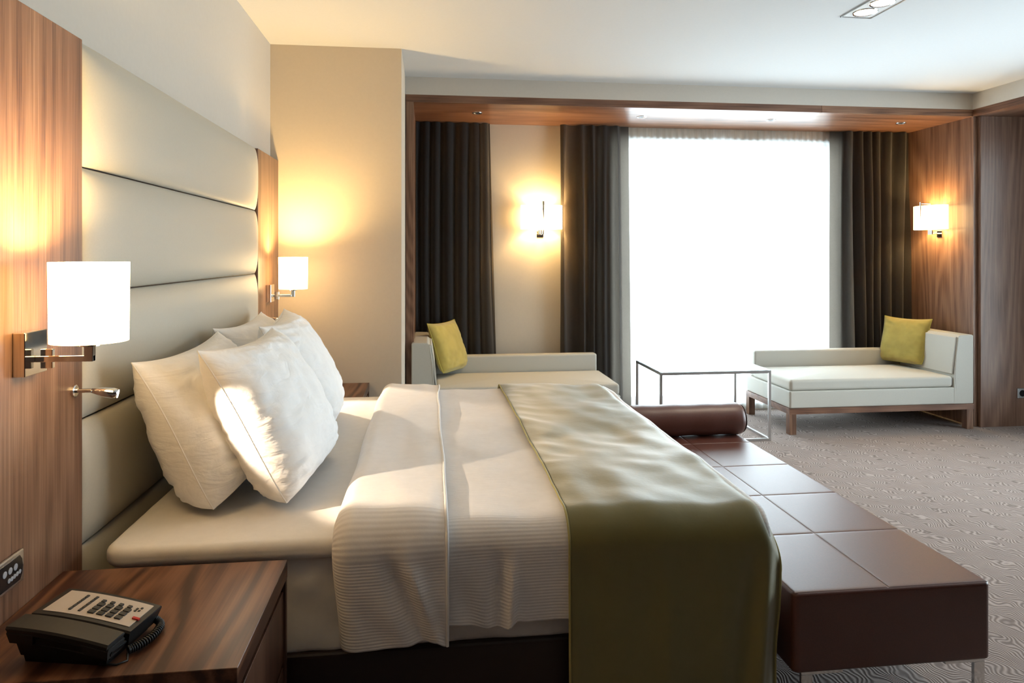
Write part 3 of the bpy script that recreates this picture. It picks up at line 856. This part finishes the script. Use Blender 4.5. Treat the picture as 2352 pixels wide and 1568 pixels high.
# ------------------------------------------------------------------ glass side table
tb = thing('side_table', 'glass topped side table with thin square metal frame before the window', 'table', (2.12, 5.23, 0))
tx0, tx1, ty0, ty1, tz, q = 1.69, 2.55, 4.925, 5.535, .53, .018
for x in (tx0, tx1 - q):
    for y in (ty0, ty1 - q): link('leg', box((x, y, .0), (x + q, y + q, tz - .006), .0008, 1), 'steel', tb)
for z in (0., tz - .006 - q):
    for y in (ty0, ty1 - q): link('rail', box((tx0 + q, y, z), (tx1 - q, y + q, z + q), .0008, 1), 'steel', tb)
    for x in (tx0, tx1 - q): link('rail', box((x, ty0 + q, z), (x + q, ty1 - q, z + q), .0008, 1), 'steel', tb)
link('glass_top', box((tx0, ty0, tz - .006), (tx1, ty1, tz), .001, 1), 'table_glass', tb)

# ------------------------------------------------------------------ curtains
def curtain(name, label, mat, xt, xb, y, zt, zb, folds, amp, seed, nx, flat=None, grp=None, cat_='curtain'):
    """xt, xb: x range at the top and at the bottom; flat = share of the width left unpleated at the first edge"""
    def f(u, v):
        z = zt + (zb - zt) * v
        a_ = xt[0] + (xb[0] - xt[0]) * v; b_ = xt[1] + (xb[1] - xt[1]) * v
        uu = u
        k = 1.
        if flat: k = ss(flat * .8, flat * 1.4, u)
        ph = 2 * PI * folds * (uu + .085 * N3(uu * 3.2, v * .7 + seed, seed)) + 1.2 * N3(uu * 2.2, v * 1.1, seed + 2)
        s = math.sin(ph); fold = math.copysign(abs(s) ** .75, s)
        am = amp * (.55 + .45 * ss(0, .25, v)) * (1 + .35 * N3(uu * 5, .4, seed + 7))
        dy = k * am * fold + k * .010 * N3(uu * 9, v * 3, seed)
        dx = k * .35 * am * math.cos(ph) * .7
        edge = min(1, min(u, 1 - u) / .03)
        return Vector((a_ + (b_ - a_) * uu + dx * edge, y + dy + (0 if not flat else (1 - k) * .03), z))
    t = thing(name, label, cat_, ((xt[0] + xt[1]) / 2, y, 0), grp)
    o = link('drape', grid(nx, 40, f), mat, t, smooth=True)
    tr = link('hem', grid(nx, 1, lambda u, v: f(u, 1.) + Vector((0, -.003, .02 * (1 - v)))), mat, t)
    return t
G = 'charcoal curtains of the window bay'
curtain('curtain', 'charcoal curtain behind the left chaise', 'curtain', (-.105, .515), (-.105, .585), 5.868, ZS - .004, .02, 6.1, .032, 1.1, 190, grp=G)
curtain('curtain', 'charcoal curtain between the wall lamp and the bright window', 'curtain', (1.735, 1.122), (1.760, 1.125), 5.862, ZS - .004, .02, 5.2, .032, 5.3, 170, flat=.14, grp=G)
curtain('curtain', 'charcoal curtain behind the right chaise', 'curtain', (3.610, 4.375), (3.605, 4.375), 5.862, ZS - .004, .02, 7.5, .034, 8.7, 210, flat=.14, grp=G)
curtain('sheer_curtain', 'white sheer curtain glowing across the window', 'sheer', (1.60, 3.74), (1.60, 3.74), 5.918, ZS - .004, .012, 34, .009, 2.5, 420, cat_='curtain')
# the same in the right bay, out of the picture
def side_curtain(label, mat, y0, y1, x, folds, amp, seed, nx):
    def f(u, v):
        ph = 2 * PI * folds * u + N3(u * 3, v, seed)
        return Vector((x + amp * math.sin(ph), y0 + (y1 - y0) * u, ZS - .004 + (.02 - ZS) * v))
    bm = grid(nx, 12, f)
    t = thing('sheer_curtain' if mat == 'sheer' else 'curtain', label, 'curtain', (x, (y0 + y1) / 2, 0))
    link('drape', bm, mat, t, smooth=True)
side_curtain('charcoal curtain at the near end of the right bay window', 'curtain', V0 - .75, V0 + .02, 5.20, 7, .03, 4.3, 120)
side_curtain('charcoal curtain at the far end of the right bay window', 'curtain', V1 + .0, V1 + .54, 5.20, 5, .03, 6.3, 120)

# ------------------------------------------------------------------ lamps of the window bay
def bay_lamp(label, c, ax):
    """c: centre of the shade; ax: outward wall normal (unit, horizontal)"""
    c = Vector(c); n_ = Vector(ax); z0, z1 = 1.612, 1.815
    rx, ry = (.180, .085) if abs(n_.y) > .5 else (.085, .180)
    t = thing('wall_lamp', label, 'wall lamp', c - n_ * .09 + Vector((0, 0, 1.70)), 'wall lamps of the window bay')
    link('lamp_shade', shell(c.x, c.y, rx, ry, z0, z1, 0.), 'shade', t)
    link('wall_plate', box(*[tuple(v) for v in ((min((c - n_ * .09).x, (c - n_ * .082).x) - (.0 if abs(n_.x) > .5 else .03), min((c - n_ * .09).y, (c - n_ * .082).y) - (.0 if abs(n_.y) > .5 else .03), 1.545),
                                               (max((c - n_ * .09).x, (c - n_ * .082).x) + (.0 if abs(n_.x) > .5 else .03), max((c - n_ * .09).y, (c - n_ * .082).y) + (.0 if abs(n_.y) > .5 else .03), 1.60))], .001, 1), 'chrome', t)
    bm = bmesh.new()
    w_ = Vector((-n_.y, n_.x, 0))
    for k in (-1, 0, 1):
        p = c + w_ * .019 * k
        add_cyl(bm, (p.x, p.y, 1.568), (p.x, p.y, 1.640), .0085, seg=14)
    add_cyl(bm, (c.x, c.y, 1.575), tuple((c - n_ * .084) + Vector((0, 0, 1.575))), .006, seg=12)
    link('stem', bm, 'chrome', t)
    f_ = c + n_ * .093
    bm = lathe((f_.x, f_.y, 1.845), (0, 0, -1), [(0, .008), (.06, .0075), (.15, .003), (.16, .0005)], 12)
    q0 = c + Vector((0, 0, 1.832))
    add_cyl(bm, tuple(q0), (f_.x, f_.y, 1.832), .003, seg=8)
    add_cyl(bm, tuple(q0), (c.x, c.y, 1.64), .003, seg=8)
    link('pin', bm, 'chrome', t)
    for k in (-1, 1):
        p = c + w_ * .07 * k
        point(t, (p.x, p.y, 1.705), NICHE_LAMP_W / 2, rad=.012)
    link('bulb', lathe((c.x, c.y, 1.665), (0, 0, 1), [(0, .010), (.015, .018), (.035, .020), (.05, .012), (.058, .004)], 14), 'bulb', t, smooth=True)
bay_lamp('lit wall lamp on the beige wall between two charcoal curtains', (.958, WY - .09, 0), (0, -1, 0))
bay_lamp('lit wall lamp on the walnut wall above the right chaise', (4.298, 5.50, 0), (-1, 0, 0))

# ------------------------------------------------------------------ recessed spots in the soffit and the ceiling light
for (x, y, lb) in ((.38, 5.47, 'left curtain'), (1.72, 5.47, 'curtain beside the beige wall'), (2.83, 5.47, 'middle of the bright window'), (4.0, 5.47, 'right charcoal curtain')):
    t = thing('recessed_spotlight', 'small unlit recessed spotlight in the walnut soffit, above the ' + lb, 'spotlight', (x, y, ZS), 'recessed spotlights of the window bay')
    bm = bmesh.new(); n = 28; ri = [[bm.verts.new((x + r_ * math.cos(2 * PI * k / n), y + r_ * math.sin(2 * PI * k / n), z)) for k in range(n)] for r_, z in ((.041, ZS), (.040, ZS - .004), (.031, ZS - .004), (.029, ZS - .001))]
    for a_, b_ in zip(ri, ri[1:]):
        for k in range(n): bm.faces.new((a_[k], a_[(k + 1) % n], b_[(k + 1) % n], b_[k]))
    link('trim_ring', bm, 'steel', t, smooth=False)
    link('lens', cyl((x, y, ZS - .0015), (x, y, ZS - .0005), .029, seg=24), 'led_black', t)
cl = thing('ceiling_light', 'recessed ceiling light with a row of lit round lamps', 'ceiling light', (2.33, 3.32, HC))
cx0, cx1, cy0, cy1 = 2.236, 2.416, 3.095, 3.55
bm = bmesh.new(); t_ = .006
for (a_, b_) in (((cx0, cy0), (cx0 + t_, cy1)), ((cx1 - t_, cy0), (cx1, cy1)), ((cx0, cy0), (cx1, cy0 + t_)), ((cx0, cy1 - t_), (cx1, cy1))):
    add_box(bm, (a_[0], a_[1], HC - .006), (b_[0], b_[1], HC - .0005))
link('frame', bm, 'steel', cl)
link('cover_plate', box((cx0 + t_, cy0 + t_, HC - .0025), (cx1 - t_, cy1 - t_, HC - .0005)), 'sill', cl)
for k in range(3):
    x, y = (cx0 + cx1) / 2, cy1 - .085 - k * .142
    bm = bmesh.new(); n = 28; ri = [[bm.verts.new((x + r_ * math.cos(2 * PI * i / n), y + r_ * math.sin(2 * PI * i / n), z)) for i in range(n)] for r_, z in ((.063, HC - .0026), (.060, HC - .007), (.054, HC - .004))]
    for a_, b_ in zip(ri, ri[1:]):
        for i in range(n): bm.faces.new((a_[i], a_[(i + 1) % n], b_[(i + 1) % n], b_[i]))
    link('reflector_ring', bm, 'chrome', cl)
    link('lamp', cyl((x, y, HC - .0045), (x, y, HC - .003), .053, seg=28), 'bulb', cl)
    spot(cl, (x, y, HC - .02), (x, y, 0), DOWN_W, R(100), .8, (1, .82, .62), .04)
